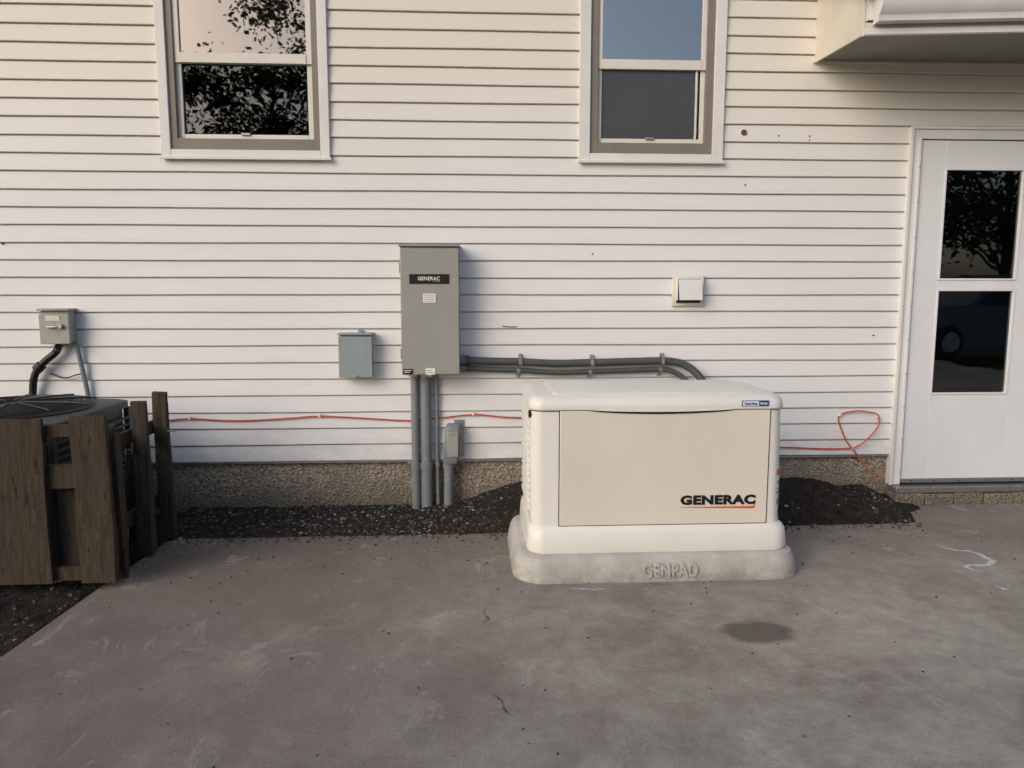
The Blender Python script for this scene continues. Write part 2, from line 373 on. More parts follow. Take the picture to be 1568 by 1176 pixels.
tube('siding_split',[(.18,WY-.0165,1.135),(.23,WY-.0165,1.129),(.27,WY-.0165,1.131)],.003,M['rubber'],house)

# ------------------------------------------------------------ electrical gear
ts=empty('transfer_switch_cabinet')
box('body',-.418,-.076,4.432,WY-.006,.855,1.600,M['steel'],ts,.004)
box('door_panel',-.416,-.078,4.420,4.431,.858,1.592,M['steel'],ts,.004)
box('rain_lip',-.424,-.070,4.414,WY-.006,1.602,1.614,M['steel'],ts,.003)
box('name_plate',-.365,-.134,4.4165,4.4195,1.388,1.444,M['ink'],ts,.001)
text('plate_lettering','GENERAC',-.315,-.188,1.408,1.430,4.4155,M['label'],ts)
boxes('plate_underline',[(-.225,-.186,4.4145,4.4160,1.4005,1.4045)],M['orange'],ts,0)
box('warning_label',-.287,-.213,4.4165,4.4195,1.279,1.332,M['label'],ts,0)
boxes('warning_print',[(-.280,-.222,4.4155,4.4163,1.32-.011*i,1.3225-.011*i) for i in range(4)],M['steel'],ts,0)
box('rating_label',-.408,-.352,4.4165,4.4195,.862,.892,M['ink'],ts,0)
boxes('rating_print',[(-.402,-.36,4.4155,4.4163,.880,.884),(-.402,-.37,4.4155,4.4163,.87,.873)],M['label'],ts,0)
box('qr_label',-.277,-.222,4.4165,4.4195,.858,.896,M['label'],ts,0)
boxes('qr_print',[(-.272,-.228,4.4155,4.4163,.868,.872),(-.272,-.24,4.4155,4.4163,.88,.884)],M['bluegrey'],ts,0)
boxes('hinges',[(-.4235,-.417,4.428,4.445,.95,1.01),(-.4235,-.417,4.428,4.445,1.45,1.51)],M['steel'],ts,.001)
box('padlock_hasp',-.262,-.238,4.400,4.4198,.846,.857,M['galv'],ts,.001)

eb=empty('electrical_junction_box')
box('body',-.792,-.604,4.512,WY-.006,.838,1.086,M['bluegrey'],eb,.004)
box('cover',-.798,-.598,4.500,4.511,.832,1.078,M['bluegrey'],eb,.004)
box('hood',-.802,-.594,4.492,WY-.006,1.087,1.099,M['bluegrey'],eb,.003)
box('mount_tab',-.69,-.66,4.575,WY-.012,1.099,1.116,M['bluegrey'],eb,.002)
box('latch',-.712,-.688,4.49,4.4998,.826,.846,M['galv'],eb,.002)
tube('knockout',[(-.70,4.5005,.99),(-.70,4.498,.99)],.012,M['bluegrey'],eb,False,14)

ad=empty('disconnect_switch_box')
box('body',-2.505,-2.345,4.512,WY-.006,1.045,1.232,M['disc'],ad,.004)
box('cover',-2.510,-2.340,4.498,4.511,1.040,1.215,M['disc'],ad,.004)
box('hood',-2.514,-2.332,4.490,WY-.006,1.233,1.246,M['disc'],ad,.003)
box('warning_strip',-2.47,-2.39,4.4955,4.4975,1.175,1.205,M['cream'],ad,0)
tube('handle',[(-2.46,4.496,1.14),(-2.455,4.480,1.14),(-2.40,4.480,1.14),(-2.395,4.496,1.14)],.006,M['galv'],ad)
tube('hasp',[(-2.385,4.497,1.145),(-2.385,4.478,1.145)],.014,M['galv'],ad,False,12)
tube('black_whip',[(-2.425,4.55,1.05),(-2.45,4.545,.99),(-2.52,4.54,.93),(-2.58,4.54,.85),(-2.605,4.54,.70),(-2.60,4.45,.45),(-2.55,4.2,.40)],.022,M['black'],ad,True,12,14,.12)
tube('whip_connector',[(-2.425,4.55,1.048),(-2.43,4.55,1.03),(-2.442,4.546,1.0)],.02,M['galv'],ad)
tube('whip_nut',[(-2.535,4.54,.915),(-2.565,4.54,.885)],.030,M['black'],ad,False,8)
tube('grey_conduit',[(-2.345,4.56,1.05),(-2.33,4.56,.98),(-2.31,4.56,.86),(-2.29,4.56,.70),(-2.285,4.55,.45),(-2.28,4.5,.1)],.014,M['pvc'],ad)
tube('thin_wire',[(-2.50,4.565,.86),(-2.42,4.56,.835),(-2.36,4.56,.85),(-2.32,4.55,.86)],.004,M['black'],ad)

cd=empty('electrical_conduit_run')
tube('flex_large',[(-.06,4.55,.930),(.12,4.55,.923),(.29,4.55,.919),(.5,4.55,.908),(.73,4.55,.912),(1.0,4.55,.918),(1.17,4.55,.920),(1.27,4.545,.907),(1.35,4.53,.865),(1.41,4.50,.79),(1.44,4.44,.68),(1.44,4.3,.5),(1.42,4.1,.4)],.0235,M['flex'],cd,True,14)
tube('flex_small',[(-.06,4.555,.880),(.12,4.555,.872),(.29,4.555,.866),(.5,4.555,.852),(.73,4.555,.856),(1.0,4.555,.864),(1.15,4.555,.868),(1.22,4.55,.858),(1.29,4.54,.82),(1.34,4.51,.76),(1.36,4.44,.66),(1.36,4.3,.5),(1.34,4.1,.4)],.0165,M['flex'],cd,True,12)
for nm,z,r in (('large',.930,.031),('small',.880,.023)):
    tube('connector_nut_'+nm,[(-.074,4.55,z),(-.045,4.55,z)],r,M['pvc'],cd,False,8)
    tube('connector_'+nm,[(-.045,4.55,z),(-.02,4.55,z)],r*.9,M['flex'],cd,False,14)
for x,zl,zs in ((.29,.919,.866),(.73,.912,.856),(1.165,.920,.868)):
    tube('strap',[(x,WY-.015,zl+.045),(x,4.56,zl+.036),(x,4.528,zl+.020),(x,4.521,zl),(x,4.524,zl-.018),(x,4.55,zl-.024),(x,4.555,zl-.026)],.0045,M['galv'],cd,True,6,4)
    boxes('strap_band',[(x-.011,x+.011,4.519,4.524,zl-.018,zl+.018),(x-.022,x-.0,4.534,4.539,zs-.014,zs+.012)],M['galv'],cd,.001)
    boxes('strap_ear',[(x-.011,x+.011,4.574,WY-.014,zl+.024,zl+.046),(x-.025,x-.003,4.574,WY-.014,zs-.042,zs-.018)],M['galv'],cd,.001)
tube('riser',[(-.355,4.555,.855),(-.355,4.555,-.05)],.0235,M['pvc'],cd,False,16)
tube('riser_wide',[(-.288,4.55,.855),(-.288,4.55,-.05)],.0315,M['pvc'],cd,False,18)
tube('riser_thin',[(-.222,4.565,.855),(-.222,4.565,.3),(-.219,4.56,-.05)],.011,M['pvc'],cd,False,10)
for x,r in ((-.355,.031),(-.288,.040)):
    tube('riser_coupling',[(x,4.55,.300),(x,4.55,.262)],r,M['pvc'],cd,False,18)
    tube('riser_lower',[(x,4.55,.262),(x,4.55,-.05)],r*.86,M['pvc'],cd,False,18)
    tube('riser_locknut',[(x,4.55,.855),(x,4.55,.835)],r*1.02,M['galv'],cd,False,8)
tube('thin_coupling',[(-.221,4.563,.30),(-.221,4.563,.265)],.016,M['pvc'],cd,False,12)
boxes('riser_strap',[(-.405,-.375,4.57,WY-.012,.285,.30),(-.252,-.242,4.57,WY-.012,.285,.30)],M['galv'],cd,.001)

lb=empty('conduit_body')
loft('hub',[(.262,-.186,-.118,4.515,4.583,.033),(.30,-.188,-.116,4.513,4.585,.033),(.30,-.176,-.128,4.525,4.573,.023),(.315,-.176,-.128,4.525,4.573,.023)],M['pvc'],lb)
loft('housing',[(.300,-.180,-.095,4.50,4.585,.02),(.33,-.186,-.088,4.49,4.585,.02),(.49,-.172,-.076,4.49,4.585,.02),(.530,-.165,-.078,4.50,4.585,.02),(.540,-.155,-.085,4.51,4.58,.02)],M['pvc'],lb)
box('cover_plate',-.160,-.092,4.483,4.490,.345,.50,M['steel'],lb,.003)
tube('cover_screw_top',[(-.126,4.484,.485),(-.126,4.480,.485)],.005,M['galv'],lb,False,8)
tube('cover_screw_low',[(-.126,4.484,.358),(-.126,4.480,.358)],.005,M['galv'],lb,False,8)
tube('lower_pipe',[(-.152,4.548,.27),(-.158,4.545,-.06)],.029,M['pvc'],lb,False,18)
box('back_plate',-.118,-.058,WY-.022,WY-.0155,.33,.56,M['galv'],lb,.001)

dv=empty('dryer_vent_cover')
box('base_plate',1.222,1.418,WY-.030,WY-.012,1.252,1.440,M['cream'],dv,.005)
boxes('hood',[(1.238,1.247,WY-.072,WY-.031,1.29,1.425),(1.393,1.402,WY-.072,WY-.031,1.29,1.425),(1.247,1.393,WY-.06,WY-.031,1.418,1.427)],M['white'],dv,.003)
mesh('flap',[(1.249,WY-.070,1.417),(1.391,WY-.070,1.417),(1.391,WY-.098,1.292),(1.249,WY-.098,1.292),(1.249,WY-.066,1.417),(1.391,WY-.066,1.417),(1.391,WY-.094,1.292),(1.249,WY-.094,1.292)],BF,M['white'],dv,bevel=.001)
box('duct_mouth',1.247,1.393,WY-.036,WY-.031,1.275,1.417,M['rubber'],dv,0)
boxes('plate_ridge',[(1.228,1.412,WY-.034,WY-.0305,1.258,1.263)],M['white'],dv,.001)

cb=empty('orange_cable')
cy=WY-.022
tube('run_left',[(-3.6,cy,.60),(-3.0,cy,.59),(-2.6,cy,.575),(-2.11,cy-.02,.552),(-1.90,cy,.565),(-1.72,cy,.580),(-1.5,cy,.567),(-1.33,cy,.567),(-1.1,cy,.578),(-.94,cy,.588),(-.7,cy,.576),(-.40,cy+.002,.556),(-.2,cy,.572),(-.0,cy,.590),(.2,cy,.572),(.37,cy,.560),(.8,cy,.48),(1.3,cy,.40),(1.7,cy,.37),(2.0,cy,.362),(2.2,cy,.352),(2.36,cy-.004,.352),(2.44,cy-.012,.368),(2.52,cy-.018,.44),(2.565,cy-.018,.51),(2.555,cy-.014,.57),(2.49,cy-.01,.588),(2.43,cy-.008,.594),(2.36,cy-.004,.585),(2.315,cy,.568),(2.312,cy,.53),(2.335,cy,.47),(2.37,cy,.40),(2.415,cy-.004,.345),(2.47,cy-.02,.27),(2.52,cy-.05,.21),(2.585,cy-.06,.17)],.0048,M['cable'],cb,True,8,6)
boxes('cable_clip',[(x-.008,x+.008,cy-.012,cy+.004,z-.004,z+.017) for x,z in ((-1.71,.58),(-.935,.588),(.0,.590),(2.315,.565),(2.56,.55),(2.415,.35))],M['label'],cb,.002)

# ------------------------------------------------------------ generator
gp=empty('generator_pad')
loft('slab_block',[(-.01,.185,1.565,3.325,4.125,.15),(.005,.182,1.568,3.322,4.128,.15),(.085,.198,1.552,3.338,4.112,.14),(.108,.210,1.540,3.350,4.100,.135),(.118,.228,1.522,3.368,4.082,.13)],M['pad'],gp,25)
text('embossed_lettering','GENPAD',.785,1.045,.022,.086,3.324,M['pad'],gp,.03,.14,.2)
ge=empty('standby_generator')
x0,x1,y0,y1=.268,1.474,3.425,4.035
loft('skirt',[(.119,x0-.012,x1+.036,y0-.030,y1+.025,.085),(.135,x0-.018,x1+.042,y0-.036,y1+.03,.085),(.215,x0-.012,x1+.033,y0-.028,y1+.02,.08),(.232,x0-.006,x1+.021,y0-.018,y1+.012,.075),(.243,x0,x1+.008,y0-.006,y1,.07)],M['gen'],ge,40)
loft('housing',[(.243,x0+.002,x1+.004,y0,y1,.06),(.30,x0,x1,y0,y1,.06),(.60,x0-.002,x1-.004,y0,y1,.06),(.792,x0,x1-.008,y0,y1,.06)],M['gen'],ge,40)
loft('lid_gap',[(.793,x0+.01,x1-.016,y0+.01,y1-.01,.06),(.799,x0+.01,x1-.016,y0+.01,y1-.01,.06)],M['rubber'],ge)
loft('lid',[(.7995,x0-.006,x1-.002,y0-.012,y1+.008,.065),(.806,x0-.009,x1+.001,y0-.015,y1+.01,.067),(.836,x0-.006,x1-.003,y0-.009,y1+.006,.067),(.852,x0+.002,x1-.011,y0+.004,y1-.006,.07),(.862,x0+.022,x1-.031,y0+.026,y1-.03,.07),(.867,x0+.06,x1-.07,y0+.07,y1-.09,.07),(.869,x0+.2,x1-.2,y0+.2,y1-.2,.07)],M['gen'],ge,50)
loft('lid_crown',[(.858,x0+.10,x1-.11,y0+.03,y1-.05,.04),(.870,x0+.105,x1-.115,y0+.045,y1-.06,.04),(.874,x0+.125,x1-.135,y0+.08,y1-.09,.04)],M['gen'],ge,50)
box('front_panel_gap',.398,1.400,y0-.0025,y0+.01,.243,.798,M['rubber'],ge,0)
box('front_panel',.4025,1.396,y0-.008,y0+.005,.2465,.7955,M['genpanel'],ge,.003)
N=24
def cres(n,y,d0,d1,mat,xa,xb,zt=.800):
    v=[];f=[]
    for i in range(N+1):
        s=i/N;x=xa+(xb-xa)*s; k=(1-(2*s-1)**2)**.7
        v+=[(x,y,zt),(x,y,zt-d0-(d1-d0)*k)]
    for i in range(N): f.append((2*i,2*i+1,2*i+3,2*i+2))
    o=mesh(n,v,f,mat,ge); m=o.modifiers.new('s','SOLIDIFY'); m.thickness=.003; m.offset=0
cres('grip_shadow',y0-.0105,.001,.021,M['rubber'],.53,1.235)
cres('grip_lip',y0-.0155,.001,.013,M['gen'],.53,1.235,.803)
text('brand_lettering','GENERAC',.978,1.340,.340,.387,y0-.0095,M['ink'],ge,.055,.02)
mesh('lettering_underline',[(.978,y0-.0095,.328),(1.336,y0-.0095,.319),(1.342,y0-.0095,.36),(1.335,y0-.0095,.36),(1.331,y0-.0095,.331),(.978,y0-.0095,.3305)],[(0,1,2,3,4,5)],M['orange'],ge)
boxes('badge',[(1.255,1.383,y0-.0165,y0-.0125,.812,.840)],M['blue'],ge,.001)
boxes('badge_field',[(1.259,1.335,y0-.0178,y0-.0166,.815,.837)],M['label'],ge,0)
text('badge_print','Guardian',1.266,1.328,.819,.833,y0-.0185,M['blue'],ge)
text('badge_print_b','Series',1.342,1.376,.821,.832,y0-.0175,M['label'],ge)
for sx,xx in (('left',x0),('right',x1-.004)):
    boxes('louvre_'+sx,[(xx-.010,xx+.008,y0+.085,y1-.09,.30+i*.034,.318+i*.034) for i in range(13)],M['gen'],ge,.004)
tube('side_latch',[(x0-.008,y0+.05,.775),(x0+.005,y0+.05,.775)],.018,M['black'],ge,False,12)
def curved_label(n,z0,z1,mat,a0,a1,off=.0025):
    v=[];f=[];cx,cyy,r=x1-.003-.06,y0+.06,.06+off
    for i in range(7):
        a=math.radians(a0+(a1-a0)*i/6)
        for z in (z0,z1): v.append((cx+r*math.cos(a),cyy+r*math.sin(a),z))
    for i in range(6): f.append((2*i,2*i+2,2*i+3,2*i+1))
    mesh(n,v,f,mat,ge)
curved_label('safety_sticker',.30,.515,M['label'],-62,-5,.004)
curved_label('safety_sticker_head',.475,.505,M['orange'],-60,-8,.005)
curved_label('safety_sticker_foot',.385,.395,M['orange'],-60,-8,.005)
curved_label('safety_sticker_text',.405,.412,M['steel'],-55,-12,.005)
curved_label('safety_sticker_text_b',.43,.45,M['steel'],-55,-12,.005)
curved_label('safety_sticker_text_c',.33,.36,M['steel'],-55,-12,.005)

# ------------------------------------------------------------ ground
mesh('ground',[(-300,-300,-.10),(300,-300,-.10),(300,300,-.10),(-300,300,-.10)],[(0,1,2,3)],M['earth'])
def slab():
    out=[(-1.84,-9),(-1.80,1.2),(-1.76,2.4),(-1.755,2.72),(-1.715,3.35),(-1.66,4.02)]
    x=-1.60
    while x<2.56: out.append((x,4.065+.018*noise.noise(Vector((x*3,1,0)))+max(0,x)*.026)); x+=.09
    out+=[(2.60,4.15),(2.66,4.30),(2.72,4.50),(2.76,4.605),(9,4.605),(9,-9)]
    n=len(out); v=[(a,b,0) for a,b in out]+[(a,b,-.12) for a,b in out]
    f=[tuple(range(n))[::-1]]
    for i in range(n): f.append((i,(i+1)%n,n+(i+1)%n,n+i))
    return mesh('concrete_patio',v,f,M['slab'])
slab()
cr=empty('patio_surface_marks')
def ribbon(n,P,w,mat,z=.0015,jit=.3):
    P=smoothpts([(a,b,0) for a,b in P],6); v=[];f=[]
    for i,p in enumerate(P):
        t=(P[min(i+1,len(P)-1)]-P[max(i-1,0)]).normalized(); s=Vector((-t.y,t.x,0))
        e=min(i,len(P)-1-i)/(len(P)*.5); ww=w*(.35+.65*min(1,e*2))*(1+jit*random.uniform(-1,1))
        j=Vector((random.uniform(-1,1),random.uniform(-1,1),0))*w*jit*.8
        v+=[p+j+s*ww/2+Vector((0,0,z)),p+j-s*ww/2+Vector((0,0,z))]
    for i in range(len(P)-1): f.append((2*i,2*i+1,2*i+3,2*i+2))
    mesh(n,v,f,mat,cr)
mc=paint('crack_dirt',(.05,.043,.037),.95,.05,20); mw=paint('chalky_paint',(.62,.62,.60),.8,.25,30)
ribbon('crack',[(.05,3.10),(.04,3.02),(.06,2.97),(.03,2.93)],.0035,mc,jit=.8)
ribbon('crack_b',[(.06,2.38),(.09,2.33),(.10,2.27),(.13,2.24)],.0045,mc,jit=.8)
ribbon('crack_d',[(2.05,2.5),(2.12,2.48),(2.2,2.475)],.005,mc,jit=.8)
ribbon('paint_squiggle',[(2.47,3.73),(2.50,3.68),(2.585,3.64),(2.60,3.56),(2.60,3.50),(2.53,3.45),(2.44,3.45),(2.41,3.42),(2.44,3.36)],.022,mw,jit=.45)
ribbon('paint_dab',[(2.38,3.18),(2.41,3.165),(2.44,3.175)],.03,mw,jit=.4)
ribbon('chalk',[(.44,3.27),(.52,3.25),(.60,3.26)],.014,mw,jit=.6)
def ico():
    bm=bmesh.new(); bmesh.ops.create_icosphere(bm,subdivisions=1,radius=1)
    v=[x.co.copy() for x in bm.verts]; f=[tuple(q.index for q in x.verts) for x in bm.faces]; bm.free(); return v,f
IV,IF=ico()
def rocks(n,pts,mat,parent=None):
    v=[];f=[];c=[]
    for (x,y,z,s,col) in pts:
        k=len(v); R=Matrix.Rotation(random.uniform(0,6.3),3,'Z')@Matrix.Rotation(random.uniform(-.5,.5),3,'X')
        sc=Vector((random.uniform(.7,1.3),random.uniform(.6,1.1),random.uniform(.4,.8)))*s
        for p in IV:
            q=Vector((p.x*sc.x,p.y*sc.y,p.z*sc.z))*random.uniform(.85,1.15); q=R@q
            v.append((x+q.x,y+q.y,z+q.z)); c+=[*col,1]
        f+=[tuple(i+k for i in t) for t in IF]
    o=mesh(n,v,f,mat,parent); at=o.data.color_attributes.new('Col','FLOAT_COLOR','POINT'); at.data.foreach_set('color',c)
    return o
def bed(x,y):
    edge=4.06+max(0,x)*.03
    h=-.028
    if x>-1.75:
        s=max(0,min(1,(y-edge)/.45)); h+=.045*s
        on=max(0,min(1,(y-edge+.03)/.14))
        h+=on*(.145*math.exp(-((x-.35)/.32)**2)*(.35+.65*s)+.14*math.exp(-((x-2.05)/.42)**2)*(.25+.75*s)+.04*math.exp(-((x-2.5)/.1)**2))
    h+=.014*noise.noise(Vector((x*7,y*7,0)))+.012*noise.noise(Vector((x*22,y*22,3)))+.006*noise.noise(Vector((x*60,y*60,3)))
    if x<-1.75: h+=.012
    return h
def bedmesh():
    v=[];f=[];nx,ny=420,160; X0,X1,Y0,Y1=-5.0,2.78,1.6,4.63
    for j in range(ny+1):
        for i in range(nx+1):
            x=X0+(X1-X0)*i/nx; y=Y0+(Y1-Y0)*j/ny
            inside=(x>-1.70 and y<4.03)
            v.append((x,y,-.07 if inside else bed(x,y)))
    for j in range(ny):
        for i in range(nx):
            a=j*(nx+1)+i; f.append((a,a+1,a+nx+2,a+nx+1))
    return mesh('soil_bed',v,f,M['soil'],None,smooth=True,ang=80)
bedmesh()
pts=[]
def pc(d=1):
    r=random.random()
    if r<.05: g=random.uniform(.26,.40)
    elif r<.25: g=random.uniform(.11,.20)
    else: g=random.uniform(.035,.085)
    g*=d; w=random.uniform(.85,1.0); return (g,g*(.88+.08*w),g*(.76+.14*w))
for i in range(7500):
    if random.random()<.78: x=random.uniform(-1.72,2.6); y=random.uniform(4.05+max(0,x)*.03,4.60); d=1
    else: x=random.uniform(-2.9,-1.74); y=random.uniform(2.3,4.0); d=.6
    if x>2.62: continue
    dens=1-.75*math.exp(-((x-.35)/.3)**2)-.93*math.exp(-((x-2.1)/.5)**2)
    if random.random()>dens: continue
    s=random.choice((.003,.004,.005,.006,.007,.009,.011))*random.uniform(.8,1.3)
    if random.random()<.03: s*=1.9
    pts.append((x,y,bed(x,y)+s*.1,s,pc(d)))
rocks('gravel',pts,M['peb'])
pts=[]
for i in range(1100):
    x=random.gauss(-.2,1.4) if random.random()<.5 else random.uniform(-1.7,4); y=4.05-abs(random.gauss(0,.35)) if random.random()<.6 else random.uniform(1.6,4.05)
    if x<-1.72: continue
    s=random.choice((.002,.002,.003,.004,.006))*random.uniform(.7,1.2); pts.append((x,y,s*.4,s,pc()))
for i in range(500):
    x=random.uniform(-1.6,2.6); y=4.07-abs(random.gauss(0,.05)); s=random.uniform(.003,.008); pts.append((x,y+max(0,x)*.02,s*.4,s,(.045,.038,.032)))
rocks('loose_stones',pts,M['peb'])

# ------------------------------------------------------------ pallets, AC unit
def board(n,b,e,segs=6,lean=(0,0)):
    # one rough-sawn board: subdivided along its length, slightly bowed, with a ragged top end
    X0,X1,Ya,Yb,Za,Zb=b; v=[];f=[]; ph=random.uniform(0,6)
    for i in range(segs+1):
        t=i/segs; z=Za+(Zb-Za)*t
        dx=.005*math.sin(t*3+ph)+lean[0]*t; dy=.004*math.sin(t*2.4+ph*2)+lean[1]*t
        for (x,y) in ((X0,Ya),(X1,Ya),(X1,Yb),(X0,Yb)):
            j=random.uniform(-.0025,.0025); v.append((x+dx+j,y+dy,z+(random.uniform(-.012,.006) if i==segs else 0)))
    f.append((3,2,1,0)); k=segs*4; f.append((k,k+1,k+2,k+3))
    for i in range(segs):
        for j in range(4): f.append((i*4+j,i*4+(j+1)%4,i*4+4+(j+1)%4,i*4+4+j))
    return mesh(n,v,f,M['wood'],e,bevel=.003)
pA=empty('wooden_pallet')
for nm,b,ln in (
 ('front_board_1',(-2.245,-1.900,3.360,3.380,.030,.785),(0,0)),
 ('front_board_2',(-1.785,-1.628,3.362,3.382,.030,.797),(.006,0)),
 ('front_board_3',(-2.66,-2.35,3.360,3.380,.030,.785),(0,0)),
 ('back_board_1',(-1.892,-1.790,3.435,3.453,.03,.45),(0,0)),
 ('back_board_4',(-2.10,-1.935,3.435,3.453,.03,.70),(0,0)),
 ('back_board_2',(-2.34,-2.22,3.435,3.453,.03,.72),(0,0)),
 ('back_board_3',(-1.765,-1.65,3.435,3.453,.03,.755),(0,0))): board(nm,b,pA,6,ln)
for nm,b in (('cross_rail_mid',(-2.66,-1.64,3.389,3.425,.465,.575)),('cross_rail_bottom',(-2.66,-1.64,3.389,3.425,.035,.10)),('cross_rail_top',(-2.66,-1.64,3.389,3.425,.70,.755))):
    box(nm,*b,M['wood'],pA,.004)
pB=empty('wooden_pallet.001')
for i,(y,h,dx,ln) in enumerate(((3.50,.735,.0,-.012),(3.80,.800,.0,.0),(4.08,.808,.006,-.014))):
    board('slat_%d'%(i+1),(-1.716+dx,-1.640+dx,y,y+.022,.0,h),pB,6,(ln,0))
    board('post_%d'%(i+1),(-1.690+dx,-1.655+dx,y+.030,y+.080,.0,h-.05),pB,4,(ln,0))
for nm,b in (('rail_low',(-1.752,-1.730,3.5,4.16,.16,.24)),('rail_top',(-1.752,-1.730,3.5,4.16,.58,.65))): box(nm,*b,M['wood'],pB,.004)
board('inner_slat_1',(-1.845,-1.762,3.64,3.66,.02,.62),pB); board('inner_slat_2',(-1.82,-1.762,3.95,3.97,.02,.50),pB)
tube('nail_strap',[(-1.648,4.08,.60),(-1.60,4.07,.595)],.004,M['galv'],pB,False,6)
pl=empty('wood_offcut'); box('board',-2.35,-2.14,3.02,3.10,-.01,.02,M['wood'],pl,.004)
box('broken_piece',-2.22,-2.10,3.16,3.2,-.01,.05,M['wood'],pl,.004)

ac=empty('air_conditioner_unit')
M['acp']=paint('condenser_paint',(.06,.064,.063),.55,.15,8)
ax0,ax1,ay0,ay1=-2.76,-1.94,3.52,4.32
loft('base',[(-.02,ax0-.02,ax1+.02,ay0-.02,ay1+.02,.05),(.05,ax0-.02,ax1+.02,ay0-.02,ay1+.02,.05)],M['pad'],ac)
loft('core',[(.05,ax0+.02,ax1-.02,ay0+.02,ay1-.02,.05),(.70,ax0+.02,ax1-.02,ay0+.02,ay1-.02,.05)],M['black'],ac)
L=[]
for i in range(16):
    z=.08+i*.037
    L+=[(ax0+.03,ax1-.03,ay0,ay0+.012,z,z+.012),(ax1-.012,ax1,ay0+.03,ay1-.03,z,z+.012),(ax0,ax0+.012,ay0+.03,ay1-.03,z,z+.012)]
boxes('louvres',L,M['acp'],ac,.001)
boxes('corner_posts',[(a,a+.03,b,b+.03,.05,.70) for a in (ax0,ax1-.03) for b in (ay0,ay1-.03)],M['acp'],ac,.004)
loft('top_shroud',[(.70,ax0-.005,ax1+.005,ay0-.005,ay1+.005,.06),(.735,ax0-.005,ax1+.005,ay0-.005,ay1+.005,.06),(.745,ax0+.02,ax1-.02,ay0+.02,ay1-.02,.06)],M['acp'],ac)
cx,cyy=(ax0+ax1)/2,(ay0+ay1)/2
v=[];f=[]
for R in [.07+.022*i for i in range(15)]:
    ring=[(cx+R*math.cos(2*math.pi*i/48),cyy+R*math.sin(2*math.pi*i/48),.762+.02*math.sqrt(max(0,1-(R/.40)**2))) for i in range(49)]
    a,b=tube_data(ring,.0032,5); k=len(v); v+=a; f+=[tuple(i+k for i in q) for q in b]
for i in range(10):
    a0=2*math.pi*i/10
    a,b=tube_data([(cx+R*math.cos(a0),cyy+R*math.sin(a0),.766+.02*math.sqrt(max(0,1-(R/.41)**2))) for R in (.05,.15,.25,.33,.385)],.005,5); k=len(v); v+=a; f+=[tuple(j+k for j in q) for q in b]
mesh('fan_guard',v,f,M['black'],ac)
tube('fan_well',[(cx,cyy,.7455),(cx,cyy,.750)],.37,M['black'],ac,False,40)
tube('fan_motor',[(cx,cyy,.75),(cx,cyy,.775)],.07,M['acp'],ac,False,20)

# ------------------------------------------------------------ vehicle parked behind the photographer (mirrored in the door glass)
car=empty('parked_car')
cp=paint('car_paint',(.10,.11,.13),.25,.05,3); cgl=paint('car_glass',(.02,.022,.025),.08,.03,3); rim=paint('alloy',(.55,.55,.56),.3,.05,5,0,.8)
pr=[(0,.35),(.03,.62),(.12,.86),(.95,.98),(1.25,1.02),(1.75,1.52),(2.1,1.63),(3.3,1.64),(3.9,1.52),(4.35,1.08),(4.55,.98),(4.62,.60),(4.58,.35),(4.1,.28),(.5,.28)]
CX,CY=8.6,-6.2
v=[];f=[];k=len(pr)
for s in (-1,1):
    for (a,z) in pr:
        w=.93 if z<1.05 else .93-.22*(z-1.05)/.6
        v.append((CX+a,CY+s*w,z))
for i in range(k): f.append((i,(i+1)%k,k+(i+1)%k,k+i))
f.append(tuple(range(k))); f.append(tuple(range(2*k-1,k-1,-1)))
mesh('body',v,f,cp,car,bevel=.05)
for s in (-1,1):
    def sd_(a,z): return (CX+a,CY+s*(.93-.22*max(0,z-1.05)/.6+.012),z)
    mesh('side_window_a',[sd_(1.38,1.07),(sd_(2.55,1.07)),(sd_(2.55,1.54)),(sd_(1.88,1.52))],[(0,1,2,3)],cgl,car)
    mesh('side_window_b',[sd_(2.65,1.07),(sd_(3.95,1.07)),(sd_(3.72,1.48)),(sd_(2.65,1.54))],[(0,1,2,3)],cgl,car)
    for wx in (.85,3.72):
        tube('tyre',[(CX+wx,CY+s*.74,.33),(CX+wx,CY+s*.95,.33)],.33,M['black'],car,False,28)
        tube('wheel_rim',[(CX+wx,CY+s*.94,.33),(CX+wx,CY+s*.962,.33)],.21,rim,car,False,20)
boxes('headlights',[(CX+.02,CX+.30,CY+.60,CY+.945,.66,.80),(CX+.02,CX+.30,CY-.945,CY-.60,.66,.80)],M['label'],car,.02)
boxes('tail_lights',[(CX+4.45,CX+4.63,CY+.66,CY+.945,.74,.92),(CX+4.45,CX+4.63,CY-.945,CY-.66,.74,.92)],M['orange'],car,.02)
boxes('door_handles',[(CX+2.35,CX+2.5,CY+.935,CY+.965,.94,.97),(CX+3.4,CX+3.55,CY+.935,CY+.965,.94,.97)],rim,car,.005)

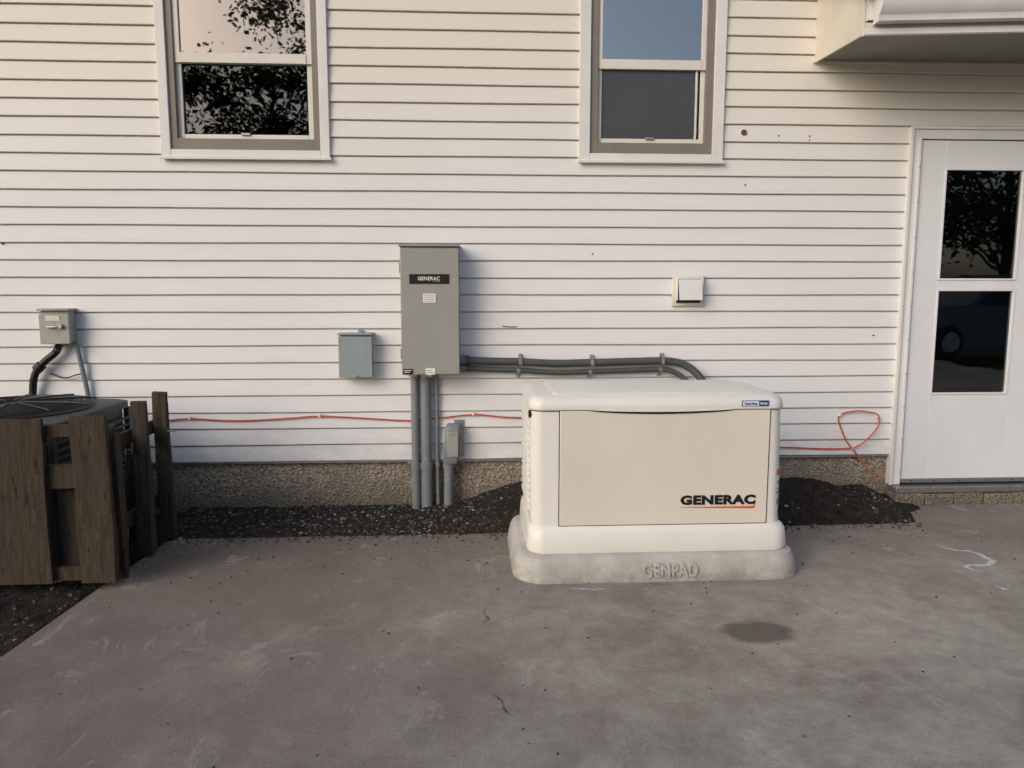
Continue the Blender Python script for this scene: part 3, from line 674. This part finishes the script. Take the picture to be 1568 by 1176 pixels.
# ------------------------------------------------------------ trees across the yard (mirrored in the glazing)
def tree(n,x,y,h,cr_,seed):
    random.seed(seed); e=empty(n); e.location=(x,y,-.1)
    tv=[];tf=[]
    def add(P,r0,r1):
        P=[Vector(p) for p in P]
        k=len(tv)
        for i,p in enumerate(P):
            r=r0+(r1-r0)*i/(len(P)-1)
            for j in range(8): tv.append((p.x+r*math.cos(j*.785),p.y+r*math.sin(j*.785),p.z))
        for i in range(len(P)-1):
            for j in range(8): tf.append((k+i*8+j,k+i*8+(j+1)%8,k+i*8+8+(j+1)%8,k+i*8+8+j))
    add([(0,0,0),(.1,0,h*.25),(-.05,.1,h*.5),(.1,0,h*.8)],.24,.05)
    cl=[]
    for i in range(16):
        a=random.uniform(0,6.3); z0=h*random.uniform(.2,.6); z1=z0+h*random.uniform(.1,.35); R=cr_*random.uniform(.4,.95)
        end=(R*math.cos(a),R*math.sin(a),z1); add([(0,0,z0),(end[0]*.5,end[1]*.5,(z0+z1)/2+.2),end],.07,.015); cl.append(end)
    for i in range(16): cl.append((random.gauss(0,cr_*.35),random.gauss(0,cr_*.35),h*random.uniform(.35,1.0)))
    mesh('trunk',tv,tf,M['bark'],e,smooth=True)
    v=[];f=[];c=[]
    for (a,b,d) in cl:
        sz=random.uniform(.5,1.0)*cr_*.38; g=random.uniform(.5,1.2)
        for i in range(330):
            p=Vector((random.gauss(a,sz*.55),random.gauss(b,sz*.55),random.gauss(d,sz*.45)))
            u=Vector((random.uniform(-1,1),random.uniform(-1,1),random.uniform(-1,1))).normalized(); w=u.orthogonal().normalized(); s=random.uniform(.05,.11)
            k=len(v); v+=[p-u*s,p+w*s*.6,p+u*s,p-w*s*.6]; f.append((k,k+1,k+2,k+3)); gg=g*random.uniform(.6,1.3)
            c+=[.045*gg,.065*gg,.02*gg,1]*4
    o=mesh('crown',v,f,M['leaf'],e); at=o.data.color_attributes.new('Col','FLOAT_COLOR','POINT'); at.data.foreach_set('color',c)
for i,(x,y,h,r) in enumerate(((-9.6,-15,9.0,2.2),(-6.4,-16,10.2,2.5),(-3.0,-17,8.2,2.2),(3.0,-16,6.0,2.2),(6.2,-15,6.8,2.6),(11,-14,7.2,2.6),(16,-13,8.0,3),(20,-10,8,3.2))):
    tree('broadleaf_tree'+('' if i==0 else '.%03d'%i),x,y,h,r,i+3)

# ------------------------------------------------------------ light, sky, camera
az=math.radians(226); el=math.radians(27)
w=bpy.data.worlds.new('World'); S.world=w; w.use_nodes=True
sk=w.node_tree.nodes.new('ShaderNodeTexSky'); sk.sky_type='NISHITA'; sk.sun_disc=False; sk.sun_elevation=el; sk.sun_rotation=az
sk.air_density=1; sk.dust_density=3.0; sk.ozone_density=1.3
bg=w.node_tree.nodes['Background']; bg.inputs[1].default_value=.15; w.node_tree.links.new(sk.outputs[0],bg.inputs[0])
sd=bpy.data.lights.new('sun','SUN'); sd.energy=.9; sd.angle=math.radians(42); sd.color=(1,.955,.91)
so=link(bpy.data.objects.new('sun',sd))
dv_=Vector((-math.sin(az)*math.cos(el),-math.cos(az)*math.cos(el),-math.sin(el)))
so.rotation_euler=dv_.to_track_quat('-Z','Y').to_euler(); so.location=(-6,-6,6)
cam=bpy.data.cameras.new('camera'); cam.sensor_width=36; cam.lens=1150/1568*36; cam.clip_end=1000; cam.clip_start=.05
co=link(bpy.data.objects.new('camera',cam)); co.location=(0,0,1.35)
co.rotation_euler=(math.radians(90-7.1),0,math.radians(-3)); S.camera=co
S.view_settings.view_transform='Standard'; S.view_settings.look='None'; S.view_settings.exposure=0
